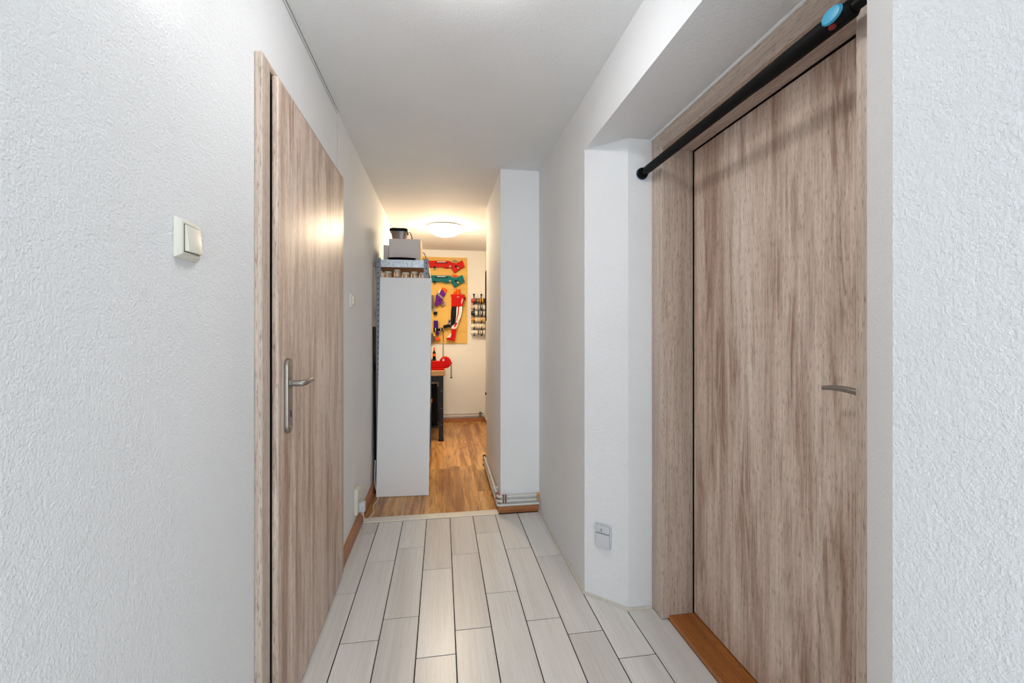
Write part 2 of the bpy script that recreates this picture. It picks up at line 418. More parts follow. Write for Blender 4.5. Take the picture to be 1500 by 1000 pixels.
# ------------------------------------------------------------------ right door in its niche
d2 = sroot('door_2', (.98, 1.27, 0), 'grey oak door closed inside the niche with the black bar across it', 'door')
JX, LX, YA, YB = .906, 1.050, .835, 1.700        # casing face, leaf face, jamb faces
obj('jamb', MB().box(JX, 1.12, YB, 1.786, .004, ZS).bevel(.004, 2), OAK_CZ, d2)
obj('jamb', MB().box(JX, 1.12, .7115, YA, .004, ZS).bevel(.004, 2), OAK_CZ, d2)
obj('head', MB().box(JX+.0006, 1.12, YA, YB, 1.966, ZS-.0005).bevel(.003, 2), OAK_CY, d2)
lf2 = obj('door_leaf', MB().box(LX, LX+.04, YA+.003, YB-.0063, .024, 1.960).bevel(.002, 2), OAK_Z, d2, origin=(LX, 1.27, 0))
obj('stop', MB().box(LX+.012, 1.12, YA, YB, .018, 1.97), MATTE, d2)  # black block behind the leaf, coloured to keep the gap around it dark
obj('gap_strip', MB().box(LX-.003, LX+.012, YB-.006, YB-.0002, .02, 1.9655), MATTE, d2); obj('gap_strip', MB().box(LX-.003, LX+.012, YA+.0002, YB-.006, 1.9605, 1.9655), MATTE, d2)  # black strips added as the dark shade line between leaf and frame
obj('sill', MB().box(JX+.031, LX+.02, YA, YB-.0005, -.001, .019).bevel(.005, 3), SILL, d2)
m = MB().tube(arc([(LX, .878, 1.05), (LX-.03, .878, 1.05), (LX-.047, .885, 1.051), (LX-.053, .91, 1.056), (LX-.054, .95, 1.060), (LX-.053, .985, 1.059), (LX-.05, 1.013, 1.055)], 5), [.009]*11+[.009-.003*i/19 for i in range(20)], 12)
obj('lever', m, NICKEL, lf2, smooth=True)
obj('handle_plate', MB().prism(rrect(.878, 1.0, .036, .226, .0175, 6), 0, LX-.009, LX-.0003).bevel(.002, 2), NICKEL, lf2, smooth=True)

# ------------------------------------------------------------------ black bar clamped across the niche
ra, rb = Vector((.859, 1.785, 1.888)), Vector((.859, .712, 1.889))
rd = (rb-ra)
bar = thing('telescopic_bar', ra, 'black telescopic bar with blue button clamped across the niche before the door', 'bar')
at = lambda t: ra+rd*t
obj('end_cap', MB().tube([at(0), at(.004), at(.016), at(.018)], [.0245, .0245, .0225, .012], 28), MATTE, bar, smooth=True)
obj('rim_ring', MB().tube([at(.001), at(.006)], .0258, 28), BLUED, bar, smooth=True)
obj('neck', MB().tube([at(.016), at(.045)], .0085, 16), SOFTB, bar, smooth=True)
obj('main_tube', MB().tube([at(.038), at(.046), at(.055), at(.60), at(.70), at(.76), at(.918), at(.926)], [.013, .0165, .0172, .0172, .0195, .0202, .0202, .014], 28), MATTE, bar, smooth=True)
obj('inner_tube', MB().tube([at(.92), at(.985)], .0125, 24), BLACK, bar, smooth=True)
obj('end_cap', MB().tube([at(1), at(.985), at(.98)], [.0245, .0235, .012], 28), MATTE, bar, smooth=True)
bt = MB()
for sgn in (1,):
    bt.lathe([(0, .0), (.020, .002), (.0235, .006), (.0200, .0105), (0, .0125)], (0, 0, 0), 24, 2)
bt.xf(Matrix.Translation(at(.893)+Vector((-.0150, 0, .0030))) @ Matrix.Rotation(math.radians(-90), 4, 'Y') @ Matrix.Scale(.74, 4, (1, 0, 0)) @ Matrix.Scale(1.12, 4, (0, 1, 0)))
obj('release_button', bt, BLUE, bar, smooth=True)
bt = MB().lathe([(0, 0), (.007, .001), (.006, .004), (0, .005)], (0, 0, 0), 16, 2)
bt.xf(Matrix.Translation(at(.886)+Vector((-.0115, 0, -.0150))) @ Matrix.Rotation(math.radians(-140), 4, 'Y') @ Matrix.Scale(1.3, 4, (0, 1, 0)))
obj('lock_mark', bt, REDD, bar, smooth=True)

# ------------------------------------------------------------------ switches and sockets
s = thing('light_switch', (XL, .965, 1.345), 'cream square rocker light switch on the bare wall before the ajar door', 'switch')
def frustum(m, y0, y1, z0, z1, x0, x1, ins):
    m.face_prism([(x0, y0, z0), (x0, y1, z0), (x0, y1, z1), (x0, y0, z1)],
                 [(x1, y0+ins, z0+ins), (x1, y1-ins, z0+ins), (x1, y1-ins, z1-ins), (x1, y0+ins, z1-ins)]); return m
obj('frame', frustum(MB(), .924, 1.006, 1.346, 1.428, XL, XL+.012, .008).bevel(.003, 2), CREAMP, s, smooth=True)
obj('gap', MB().box(XL+.0118, XL+.0124, .9375, .9925, 1.3595, 1.4145), SEAM, s)
obj('rocker', MB().prism([(XL+.012, .0), (XL+.0205, .0), (XL+.0150, .052), (XL+.012, .052)], 1, .9395, .9905).xf(Matrix.Translation((0, 0, 1.361))).bevel(.0015, 2), CREAMP, s, smooth=True)

s = thing('light_switch', (XL, 2.575, 1.335), 'small cream wall switch beyond the hinges of the ajar door', 'switch')
obj('frame', frustum(MB(), 2.535, 2.615, 1.336, 1.418, XL, XL+.012, .006).bevel(.003, 2), CREAMP, s, smooth=True)
obj('rocker', MB().box(XL+.012, XL+.020, 2.552, 2.598, 1.353, 1.402).bevel(.002, 2), CREAMP, s, smooth=True)
obj('indicator', MB().box(XL+.0198, XL+.0206, 2.570, 2.58, 1.356, 1.361), MATTE, s)

s = thing('wall_socket', (XL, 2.69, .132), 'cream double wall socket above the skirting with a plug in it', 'socket')
obj('frame', MB().box(XL, XL+.024, 2.650, 2.735, .132, .285).bevel(.007, 2), CREAMP, s, smooth=True)
for z in (.248, .170): obj('socket_well', MB().lathe([(.0195, 0), (.0195, .0006), (.0175, .0008), (0, .0008)], (XL+.0238, 2.692, z), 24, 0), STRIP, s)
for y in (2.686, 2.698): obj('socket_hole', MB().lathe([(.003, 0), (.003, .0004)], (XL+.0246, y, .248), 8, 0), MATTE, s)
pc = thing('power_plug', (XL+.0247, 2.692, .14), 'white plug with its cable looping down from the double socket', 'plug')
obj('plug_body', MB().box(XL+.0247, XL+.060, 2.673, 2.711, .140, .197).bevel(.007, 3), WHITEP, pc, smooth=True)
cb = [(XL+.045, 2.692, .142), (XL+.043, 2.70, .118), (XL+.030, 2.75, .100), (XL+.022, 2.83, .088), (XL+.024, 2.845, .05), (XL+.026, 2.850, .018), (XL+.035, 2.872, .0115), (XL+.055, 2.93, .011),
      (XL+.06, 3.02, .0045), (XL+.043, 3.11, .0045), (XL+.055, 3.22, .0045), (XL+.050, 3.29, .006), (XL+.036, 3.315, .03), (XL+.022, 3.33, .10), (XL+.020, 3.36, .25)]
obj('cable', MB().tube(arc(cb, 6), .0036, 8), CABLE, pc, smooth=True)

# flap socket on the splayed niche face
sp0, sp1 = Vector((XR, 1.932, 0)), Vector((.797, 1.786, 0)); sd = (sp1-sp0).normalized(); sn = Vector((-sd.y, sd.x, 0))
if sn.x > 0: sn = -sn
c = sp0+(sp1-sp0)*.465
SM = Matrix(((sd.x, sn.x, 0, c.x), (sd.y, sn.y, 0, c.y), (0, 0, 1, .291), (0, 0, 0, 1)))   # local x along wall, y out, z up
s = thing('flap_socket', (c.x, c.y, .238), 'white socket cover with hinged lid on the angled niche wall', 'socket')
obj('back_plate', MB().box(-.037, .037, 0, .010, -.053, .053).bevel(.006, 2).xf(SM), WHITEP, s, smooth=True)
obj('cover', MB().prism(rrect(0, -.018, .066, .064, .008, 4), 1, .010, .020).bevel(.002, 2).xf(SM), WHITEP, s, smooth=True)
obj('lid', MB().prism(rrect(0, .0340, .066, .031, .006, 4), 1, .010, .0225).bevel(.002, 2).xf(SM), WHITEP, s, smooth=True)
mk = MB(); mk.prism(rrect(-.004, .0360, .006, .004, .001, 2), 1, .0223, .0229); mk.prism(rrect(-.003, .0315, .004, .003, .001, 2), 1, .0223, .0229); mk.prism(rrect(-.004, .0255, .0045, .004, .001, 2), 1, .0223, .0229)
obj('mark', mk.xf(SM), SEAM, s)

# ------------------------------------------------------------------ lamps
def dome_lamp(loc, R, dep, label, strength, color, cat='ceiling lamp'):
    t = thing('ceiling_lamp', loc, label, cat); x, y, z = loc
    obj('shield_ring', MB().lathe([(R*.94, 0), (R*1.0, -.010), (R*1.0, -.0185), (R*.9, -.0188)], loc, 40), WHITEP, t, smooth=True)  # opaque ring widened to keep the lamp's light off the ceiling
    pr = []
    for i in range(11):
        a = math.radians(66)*(1-i/10); pr.append((R*math.sin(a)/math.sin(math.radians(66)), -.020-dep*(math.cos(a)-math.cos(math.radians(66)))/(1-math.cos(math.radians(66)))))
    obj('glass_shade', MB().lathe([(R*.97, -.0190)]+pr, loc, 48), glow('lamp_glass', color, strength), t, smooth=True)
    for a in (200, 335, 80):
        ca, sa = math.cos(math.radians(a)), math.sin(math.radians(a))
        obj('clip', MB().tube([(x+ca*R*.86, y+sa*R*.86, z-.012), (x+ca*R*1.015, y+sa*R*1.015, z-.014), (x+ca*R*1.01, y+sa*R*1.01, z-.032), (x+ca*R*.965, y+sa*R*.965, z-.046)], .004, 6), STEEL, t)
    return t
dome_lamp((.037, 4.54, ZC), .19, .085, 'lit round glass dome lamp on the far room ceiling', ROOM_LAMP, (1, .80, .55))
dome_lamp((.07, 1.16, ZC), .14, .07, 'assumed round glass dome lamp out of view on the hall ceiling between the two doors', ASSUMED_HALL_LAMP, (.985, .99, 1))  # unseen hall lamp, assumed and added to light the hall
# wall lamp just above the top edge of the view, assumed from its glow
t = thing('wall_lamp', (XL, .80, 1.845), 'white glass bowl wall lamp high on the wall above the light switch', 'wall lamp')
m = MB(); cxw, cyw = XL+.012, .80
bowl = []
for i in range(9):
    a = i/8*math.pi/2; bowl.append((.09*math.sin(a) if i else 0, 1.935-.09*math.cos(a)))
m.lathe(bowl+[(.086, 1.94), (.08, 1.94)], (0, 0, 0), 36)
for v in m.bm.verts:
    v.co.x = max(v.co.x, 0)*.85
bmesh.ops.remove_doubles(m.bm, verts=m.bm.verts, dist=.0002)
bmesh.ops.dissolve_degenerate(m.bm, edges=m.bm.edges, dist=.0001)
m.xf(Matrix.Translation((cxw, cyw, 0)))
obj('glass_bowl', m, glow('wall_lamp_glass', (1, .97, .93), WALL_LAMP), t, smooth=True)
obj('back_plate', MB().box(XL, XL+.011, cyw-.045, cyw+.045, 1.85, 1.98).bevel(.003, 2), NICKEL, t)

# ------------------------------------------------------------------ pipes
def pipes(name, paths, label, r=.0085):
    t = thing(name, paths[0][0], label, 'pipes')
    for p in paths: obj('pipe', MB().tube(p, r, 10), PIPEM, t, smooth=True)
    return t
pz = (.113, .083, .055)
t = pipes('heating_pipes', [[(XR-.004, YT-.020, z), (XB-.012, YT-.020+.001*i, z), (XB-.020, YT-.010, z), (XB-.020, YBE-.02, z+.004), (XB-.010, YBE+.004, z+.004)] for i, z in enumerate(pz)],
          'three white heating pipes wrapping around the projecting wall corner')
for i, z in enumerate(pz[:2]):
    for x in (.398, .414): obj('fitting', MB().tube([(x, YT-.0195, z), (x+.010, YT-.0195, z)], .0115, 12), COPPER, t, smooth=True)
    for y in (2.888, 2.91): obj('fitting', MB().tube([(XB-.0195, y, z), (XB-.0195, y+.010, z)], .0115, 12), COPPER, t, smooth=True)
    obj('fitting', MB().tube([(XR-.022, YT-.0195, z), (XR-.007, YT-.0195, z)], .0105, 12), GOLD, t, smooth=True)
for y in (3.02, 3.72): obj('bracket', MB().box(XB-.032, XB, y, y+.012, .10, .122), PIPEM, t)
for y, z in ((3.775, .118), (3.775, .088), (3.77, .05)): obj('end_valve', MB().tube([(XB-.020, y, z), (XB-.020, y+.02, z)], .014, 10), MATTE, t, smooth=True)
pz2 = (.112, .076)
t = pipes('heating_pipes', [[(XL+.03, YF-.022, z), (XRR-.028, YF-.022, z+.004), (XRR-.022, YF-.03, z+.004), (XRR-.022, YBE+.15, z)] for z in pz2],
          'two cream heating pipes along the foot of the end wall')
obj('clip', MB().box(.33, .343, YF-.034, YF, .07, .125), PIPEM, t)
for z in pz2: obj('fitting', MB().tube([(.495, YF-.022, z+.004), (.53, YF-.022, z+.004)], .014, 10), GALVD, t, smooth=True)

# ------------------------------------------------------------------ metal shelving with the white board at its end
SX0, SX1, SY0, SY1, SH = -.482, -.098, 3.375, 4.28, 1.752
sh = thing('metal_shelving', ((SX0+SX1)/2, (SY0+SY1)/2, 0), 'tall galvanised metal shelving standing along the left wall', 'shelving')
def upright(x, y, sx, sy):
    m = MB(); w_, th = .035, .0022
    m.box(min(x, x+sx*w_), max(x, x+sx*w_), min(y, y+sy*th), max(y, y+sy*th), 0, SH)
    m.box(min(x, x+sx*th), max(x, x+sx*th), min(y, y+sy*w_), max(y, y+sy*w_), 0, SH)
    u = obj('upright', m, GALVD, sh)
    h = MB()
    for i in range(43):
        z = SH-.03-i*.04
        yy = y-.0004*sy
        h.box(x+sx*.016-.003, x+sx*.016+.003, min(yy, yy+sy*.0003), max(yy, yy+sy*.0003), z-.006, z+.006)
    tag(obj('slots', h, MATTE, u), kind='stuff')
for x, sx in ((SX0, 1), (SX1, -1)):
    upright(x, SY0, sx, 1); upright(x, SY1, sx, -1)
for z in (1.70, 1.34, .93, .52, .10):
    obj('shelf_board', MB().box(SX0+.005, SX1-.005, SY0+.005, SY1-.005, z, z+.009), CHIP, sh)
    zt = z+.042 if z > 1.6 else z+.03
    for y0, y1 in ((SY0+.0024, SY0+.004), (SY1-.004, SY1-.0024)):
        obj('beam', MB().box(SX0+.003, SX1-.003, y0, y1, zt-.056, zt), GALV, sh)
    for x0, x1 in ((SX0+.0024, SX0+.004), (SX1-.004, SX1-.0024)):
        obj('beam', MB().box(x0, x1, SY0+.004, SY1-.004, zt-.056, zt), GALV, sh)
# white board
pa = [Vector((-.468, 3.284, .003)), Vector((-.092, 3.262, .003))]; pb = [Vector((-.449, 3.360, 1.605)), Vector((-.074, 3.352, 1.605))]
nn = (pa[1]-pa[0]).cross(pb[0]-pa[0]).normalized()
if nn.y < 0: nn = -nn
m = MB(); q = [pa[0], pa[1], pb[1], pb[0]]; m.face_prism([p for p in q], [p+nn*.012 for p in q])
wb = obj('white_board', m, MELAM); wb.location = (0, 0, 0)
tag(wb, 'tall white board leaning against the end of the metal shelving', 'board')
c = pa[1]+(pb[1]-pa[1])*.49+(pa[0]-pa[1])*.07
obj('screw_hole', MB().lathe([(.0035, -.0008), (.0035, .0001), (0, .0001)], c, 10, 1), MATTE, wb)
# black sheet standing in for a dark item and shade between shelf and wall
bs = obj('dark_gap_sheet', MB().face_prism([(XL+.017, 3.36, 0.0), (XL+.017, 4.2, 0.0), (XL+.002, 4.2, 1.24), (XL+.002, 3.36, 1.24)],
                                        [(XL+.021, 3.36, 0.0), (XL+.021, 4.2, 0.0), (XL+.006, 4.2, 1.24), (XL+.006, 3.36, 1.24)]), MATTE)
tag(bs, 'black sheet standing in for a dark item and shade between the metal shelving and the wall', 'sheet')
# jars on the second level
zs = 1.349
for i, (x, wd, hh) in enumerate(((-.405, .062, .31), (-.335, .05, .325), (-.272, .06, .305), (-.208, .052, .312), (-.150, .045, .306))):
    t = thing('storage_jar', (x, SY0+.075, zs), ['wide clear jar of brown contents on the shelf by the wall', 'tallest clear jar on the upper shelf behind the white board', 'clear jar with brown contents in the middle of the upper shelf', 'narrow clear jar second from the outer upright of the shelving', 'small brown clear jar beside the outer upright of the shelving'][i], 'jar', 'clear jars on the upper shelf')
    r = wd/2
    obj('jar_body', MB().lathe([(r*.94, .002), (r, .006), (r, hh-.03), (r*.86, hh-.012)], (x, SY0+.075, zs), 20), CLEAR, t, smooth=True)
    obj('contents', MB().lathe([(r*.88, .006), (r*.9, hh-.07), (r*.5, hh-.055), (0, hh-.05)], (x, SY0+.075, zs), 16), CONTENT, t, smooth=True)
    obj('lid', MB().lathe([(r*.9, hh-.012), (r*.9, hh), (r*.8, hh+.003)], (x, SY0+.075, zs), 20), STRIP, t, smooth=True)
# things on the top of the shelving
zt = 1.709
b1 = thing('cardboard_box', (-.285, 3.62, zt), 'plain grey box on top of the metal shelving under the lidded tub', 'box')
obj('box_body', MB().box(-.404, -.165, 3.50, 3.76, zt, 1.925).bevel(.002, 1), BOXG, b1)
obj('lamplit_side', MB().box(-.1649, -.1625, 3.502, 3.758, zt+.002, 1.923), YELL, b1)  # yellow colour stands for warm lamplight on this side of the grey box
b2 = tag(obj('storage_box', MB().box(-.452, -.412, 3.56, 3.80, zt, 1.885).bevel(.003, 1), BOXG, origin=(-.43, 3.68, zt)), 'narrow grey box on the shelving squeezed between box and wall', 'box')
t = thing('food_tub', (-.335, 3.62, 1.9255), 'clear tub with black lid on top of the grey box', 'tub')
def rr_loft(levels, cx, cy, n=4):
    m = MB(); rings = []
    for z, w_, d_, r in levels: rings.append([m.bm.verts.new((px, py, z)) for px, py in rrect(cx, cy, w_, d_, r, n)])
    N = len(rings[0]); fs = [m.bm.faces.new(rings[0][::-1]), m.bm.faces.new(rings[-1])]
    for a, b in zip(rings, rings[1:]):
        for j in range(N): fs.append(m.bm.faces.new((a[j], a[(j+1) % N], b[(j+1) % N], b[j])))
    bmesh.ops.recalc_face_normals(m.bm, faces=fs); return m
TUBG = flat('smoky_plastic', (150, 132, 122), .2, trans=.35)
obj('tub_body', rr_loft([(1.926, .098, .12, .02), (1.996, .122, .145, .024)], -.335, 3.62), TUBG, t, smooth=True)
obj('tub_lid', rr_loft([(1.996, .140, .162, .028), (2.006, .146, .168, .03), (2.018, .138, .16, .028), (2.022, .12, .14, .024)], -.335, 3.62), BLACK, t, smooth=True)
obj('strap', MB().tube(arc([(-.262, 3.62, 2.006), (-.247, 3.62, 1.995), (-.238, 3.62, 1.965), (-.228, 3.62, 1.93)], 5), .0035, 8), BLACK, t, smooth=True)
t = tag(obj('black_pouch', rr_loft([(zt+.075, .018, .03, .006), (zt+.09, .034, .05, .012), (zt+.125, .034, .05, .012), (zt+.16, .016, .04, .006), (zt+.182, .012, .03, .004)], 0, 0).xf(Matrix.Rotation(math.radians(28), 4, 'Y')).xf(Matrix.Translation((-1.285, 3.545, .80))), MATTE, smooth=True), 'small black pouch hanging at the wall side of the grey boxes', 'pouch')
t = tag(obj('serving_tray', MB().lathe([(.02, 0), (.085, .004), (.105, .016), (.108, .022), (.103, .022), (.08, .010), (0, .008)], (-.3, 3.442, zt+.0335), 36).xf(Matrix.Translation((-.3, 3.442, 0)) @ Matrix.Scale(.42, 4, (0, 1, 0)) @ Matrix.Translation((.3, -3.442, 0))), BLACK, origin=(-.3, 3.442, zt), smooth=True), 'shallow black oval tray lying on the front of the shelving top', 'tray')
t = thing('hand_clamp', (-.165, 3.70, 1.925), 'small black hand clamp lying on the grey box near its edge', 'clamp')
obj('jaw', MB().box(-.187, -.172, 3.66, 3.70, 1.9255, 1.953).bevel(.003, 1), MATTE, t)
obj('handle', MB().tube([(-.178, 3.68, 1.95), (-.196, 3.68, 1.9325)], .004, 8), MATTE, t)
t = thing('tape_box', (-.13, 3.55, zt), 'small yellow box at the outer edge of the shelving top', 'box')
obj('carton', MB().box(-.150, -.112, 3.52, 3.60, zt, zt+.072).bevel(.002, 1), YELL, t)
obj('cord', MB().tube(arc([(-.146, 3.54, zt+.12), (-.136, 3.54, zt+.115), (-.124, 3.54, zt+.085), (-.118, 3.54, zt+.071)], 5), .003, 8), SOFTB, t, smooth=True)

# ------------------------------------------------------------------ workbench in the far room
BX0, BX1, BY0, BY1, BZ = -.48, .042, 4.85, 5.80, .775
wbn = thing('workbench', ((BX0+BX1)/2, (BY0+BY1)/2, 0), 'black steel workbench with thick wooden top in the far room', 'workbench')
obj('table_top', MB().box(BX0, BX1, BY0-.02, BY1, BZ-.058, BZ).bevel(.003, 1), BENCHW, wbn)
for x in (BX0+.01, BX1-.072):
    for y in (BY0, BY1-.055):
        l = obj('leg', MB().box(x, x+.05, y, y+.05, .012, BZ-.058), SOFTB, wbn)
        obj('foot', MB().box(x-.004, x+.056, y-.004, y+.054, 0, .012), MATTE, l)
        for z in (.18, .36, .55): obj('bolt', MB().lathe([(.0045, 0), (.004, -.002), (0, -.0022)], (x+.03, y, z), 8, 1), STEEL, l)
obj('apron', MB().box(BX0+.02, BX1-.03, BY0+.003, BY0+.028, BZ-.125, BZ-.059), SOFTB, wbn)
obj('apron', MB().box(BX1-.060, BX1-.035, BY0+.05, BY1-.055, BZ-.125, BZ-.059), SOFTB, wbn)
obj('back_panel', MB().box(BX0+.06, BX1-.075, BY0+.30, BY0+.315, .16, .56), SOFTB, wbn)
obj('lower_shelf', MB().box(BX0+.06, BX1-.075, BY0+.02, BY1-.06, .14, .16), SOFTB, wbn)
t = thing('tool_case', (-.2, 5.0, .161), 'dark tool case with orange latch on the lower shelf of the workbench', 'case')
obj('case_body', MB().box(-.40, -.045, 4.90, 5.12, .1605, .60).bevel(.01, 2), MATTE, t)
obj('latch', MB().box(-.118, -.10, 4.893, 4.90, .42, .46), ORNG, t)
# vise
V = lambda u, v, Y=4.95: atY(u, v, Y)
def px_poly(pts, Y): return [(atY(u, v, Y).x, atY(u, v, Y).z) for u, v in pts]
vz = thing('bench_vise', (-.02, 4.97, BZ), 'red bench vise bolted to the near corner of the workbench', 'vise')
vy = 4.92
c0 = Vector((-.0, vy, BZ))
obj('base', MB().box(-.20, .028, vy-.05, vy+.09, BZ, BZ+.022).bevel(.004, 2), RED, vz)
obj('body', MB().prism([(-.22, BZ+.024), (.02, BZ+.024), (.03, BZ+.055), (-.03, BZ+.10), (-.06, BZ+.098), (-.22, BZ+.090)], 1, vy-.03, vy+.07).bevel(.006, 2), RED, vz)
obj('jaw', MB().lathe([(.030, -.05), (.062, -.045), (.066, -.02), (.066, .03), (.05, .045), (0, .046)], (.042, vy+.02, BZ+.082), 24, 1), RED, vz, smooth=True)
obj('screw_rod', MB().tube([(.05, vy+.02, BZ+.078), (.108, vy+.02, BZ+.066)], .010, 12), STEEL, vz, smooth=True)
obj('handle', MB().tube([(.108, vy+.02, BZ+.075), (.108, vy+.02, BZ-.088)], .0085, 10), STEEL, vz, smooth=True)
for z in (.075, -.09): obj('handle_knob', MB().lathe([(0, -.008), (.011, -.005), (.011, .005), (0, .008)], (.108, vy+.02, BZ+z), 12), MATTE, vz, smooth=True)
obj('crest', MB().box(.012, .030, vy-.032, vy-.0285, BZ+.10, BZ+.125), STEEL, vz)
# organiser and tools behind the vise
oz = BZ
t = thing('parts_drawer', (-.2, 5.45, oz), 'low dark drawer unit at the back of the workbench', 'drawer unit')
obj('drawer_case', MB().box(-.36, -.065, 5.36, 5.60, oz, oz+.085).bevel(.004, 1), SOFTB, t)
oz2 = oz+.0855
t = thing('glue_bottle', (-.085, 5.43, oz2), 'black bottle with orange cap on the dark drawer unit', 'bottle')
obj('bottle_body', MB().lathe([(.017, 0), (.019, .006), (.019, .085), (.010, .10), (.008, .115)], (-.088, 5.42, oz2), 20), BLACK, t, smooth=True)
obj('label_band', MB().lathe([(.0193, .04), (.0193, .072)], (-.088, 5.42, oz2), 20), ORNG, t, smooth=True)
obj('cap', MB().lathe([(.0095, .113), (.0095, .135), (.004, .152), (0, .153)], (-.088, 5.42, oz2), 16), ORNG, t, smooth=True)
t = thing('nozzle_tube', (-.13, 5.42, oz2), 'slim cream tube standing beside the orange capped bottle', 'tube')
obj('tube_body', MB().lathe([(.012, 0), (.012, .085), (.005, .10)], (-.128, 5.42, oz2), 16), CREAMP, t, smooth=True)
obj('tip', MB().lathe([(.004, .10), (.002, .135), (0, .136)], (-.128, 5.42, oz2), 12), STRIP, t, smooth=True)
t = thing('spring_clamp', (-.18, 5.42, oz2), 'black tool lying on the dark drawer unit beside the bottles', 'tool')
obj('handle', MB().tube(arc([(-.225, 5.42, oz2+.015), (-.20, 5.42, oz2+.045), (-.178, 5.42, oz2+.075), (-.152, 5.42, oz2+.078)], 4), .0135, 10), MATTE, t, smooth=True)
obj('handle', MB().tube([(-.215, 5.42, oz2+.0125), (-.16, 5.42, oz2+.0125)], .012, 10), TOYG, t, smooth=True)
obj('head', MB().box(-.215, -.188, 5.405, 5.435, oz2+.062, oz2+.10).bevel(.004, 1), MATTE, t)
t = thing('telescopic_rod', (.025, 5.5, BZ), 'thin grey telescopic rod with black tip standing on the workbench', 'rod')
obj('foot', MB().lathe([(.022, 0), (.022, .008), (.012, .014)], (.021, 5.5, BZ), 20), MATTE, t, smooth=True)
obj('lower_tube', MB().tube([(.021, 5.5, BZ+.012), (.021, 5.5, BZ+.31)], .0085, 12), STEEL, t, smooth=True)
obj('upper_tube', MB().tube([(.021, 5.5, BZ+.31), (.021, 5.5, BZ+.42)], .0045, 10), SOFTB, t, smooth=True)
obj('tip', MB().lathe([(0, -.012), (.009, -.006), (.009, .006), (0, .012)], (.021, 5.5, BZ+.425), 14), MATTE, t, smooth=True)

# ------------------------------------------------------------------ tan board with toy blasters on the end wall
YB0 = YF-.014
a0, a1 = atY(684.5, 377.5, YB0), atY(684.5, 503, YB0)
tb = tag(obj('display_board', MB().box(-.42, a0.x, YB0, YF-.0005, a1.z, a0.z).bevel(.0015, 1), PLY, origin=(-.05, YB0, a1.z)), 'tan hardboard panel on the end wall hung with toy blasters', 'board')
YP = YB0-.004
def cr1(x, y): return 622+x*.07, 370+y*.07        # zoomed crop 622,370..692,440 (1000 px)
def cr2(x, y): return 622+x*.08, 430+y*.08        # zoomed crop 622,430..692,510 (875 px wide)
def slab(pts, cr, t0, t1, bev=.004):
    pts = [cr(*p) for p in pts]
    return MB().prism(px_poly(pts, YP-.03), 1, YP-t1, YP-t0).bevel(bev, 2)
def rifle(dy, mat, label, accent):
    def c(x, y): return cr1(x, y+dy)
    p = c(450, 240); base = atY(p[0], p[1], YP)
    t = thing('toy_blaster', base, label, 'toy blaster', 'toy blasters on the tan board')
    obj('body', slab([(-160, 165), (520, 175), (590, 215), (660, 225), (775, 165), (800, 180), (838, 300), (760, 335), (620, 425), (570, 335), (545, 310), (490, 330), (400, 320), (380, 300), (-160, 312)], c, .0, .05), mat, t)
    obj('fore_grip', slab([(390, 270), (470, 268), (485, 325), (400, 322)], c, .048, .058, .002), mat, t)
    obj('slot', slab([(215, 207), (485, 207), (485, 226), (215, 226)], c, .0495, .0515, .0005), MATTE, t)
    L = MB(); xs = 265
    for wd in (22, 30, 18, 28, 14, 30, 26, 10):
        L.prism(px_poly([c(xs, 182), c(xs+wd*.72, 182), c(xs+wd*.72, 200), c(xs, 200)], YP-.05), 1, YP-.0515, YP-.0498); xs += wd
    obj('lettering', L, TOYW, t)
    obj('sight', slab([(565, 150), (650, 150), (700, 178), (640, 195), (600, 192)], c, .01, .03, .002), accent, t)
    obj('finger_hole', slab([(640, 268), (700, 285), (735, 330), (690, 350), (655, 315), (620, 300)], c, .0495, .0515, .0005), MATTE, t)
    obj('finger_hole_view', slab([(668, 300), (712, 312), (722, 330), (690, 342)], c, .0512, .0525, .0004), PLY, t)
    obj('trigger', slab([(500, 285), (555, 268), (550, 300), (520, 312)], c, .0495, .056, .001), TOYG, t)
    obj('hook', slab([(185, 312), (240, 312), (240, 360), (185, 360)], c, .0, .02, .002), TOYG, t)
    obj('hook_pin', slab([(190, 285), (232, 285), (232, 318), (190, 318)], c, .0, .06, .002), MATTE, t)
rifle(0, RED, 'long red toy blaster hung topmost on the tan board', TOYG)
rifle(305, TEAL, 'long teal toy blaster hung under the red one', ORNG)
# purple blaster, muzzle up to the right
p = cr1(330, 880); base = atY(p[0], p[1], YP)
t = thing('toy_blaster', base, 'purple toy blaster with orange muzzle hung diagonally under the teal one', 'toy blaster', 'toy blasters on the tan board')
obj('body', slab([(340, 765), (395, 790), (435, 870), (385, 960), (330, 1075), (255, 1120), (205, 1090), (225, 1000), (240, 890), (275, 830)], cr1, 0, .05), PURP, t)
obj('muzzle', slab([(355, 730), (420, 738), (470, 780), (455, 830), (425, 865), (390, 815), (360, 770)], cr1, .005, .042), ORNG, t)
obj('strap', slab([(250, 860), (290, 850), (400, 955), (375, 975)], cr1, .049, .056, .001), TOYG, t)
obj('rail', slab([(290, 815), (335, 765), (345, 775), (310, 850), (285, 850)], cr1, .03, .058, .001), TOYW, t)
obj('magazine', slab([(330, 1040), (385, 1000), (410, 1060), (350, 1125)], cr1, .0, .045), REDD, t)
obj('grip', slab([(385, 1000), (435, 1030), (430, 1075), (375, 1130), (350, 1118)], cr1, .002, .04), TOYG, t)
obj('screw_dot', slab([(305, 985), (330, 975), (325, 1010), (300, 1020)], cr1, .0495, .0515, .0005), MATTE, t)
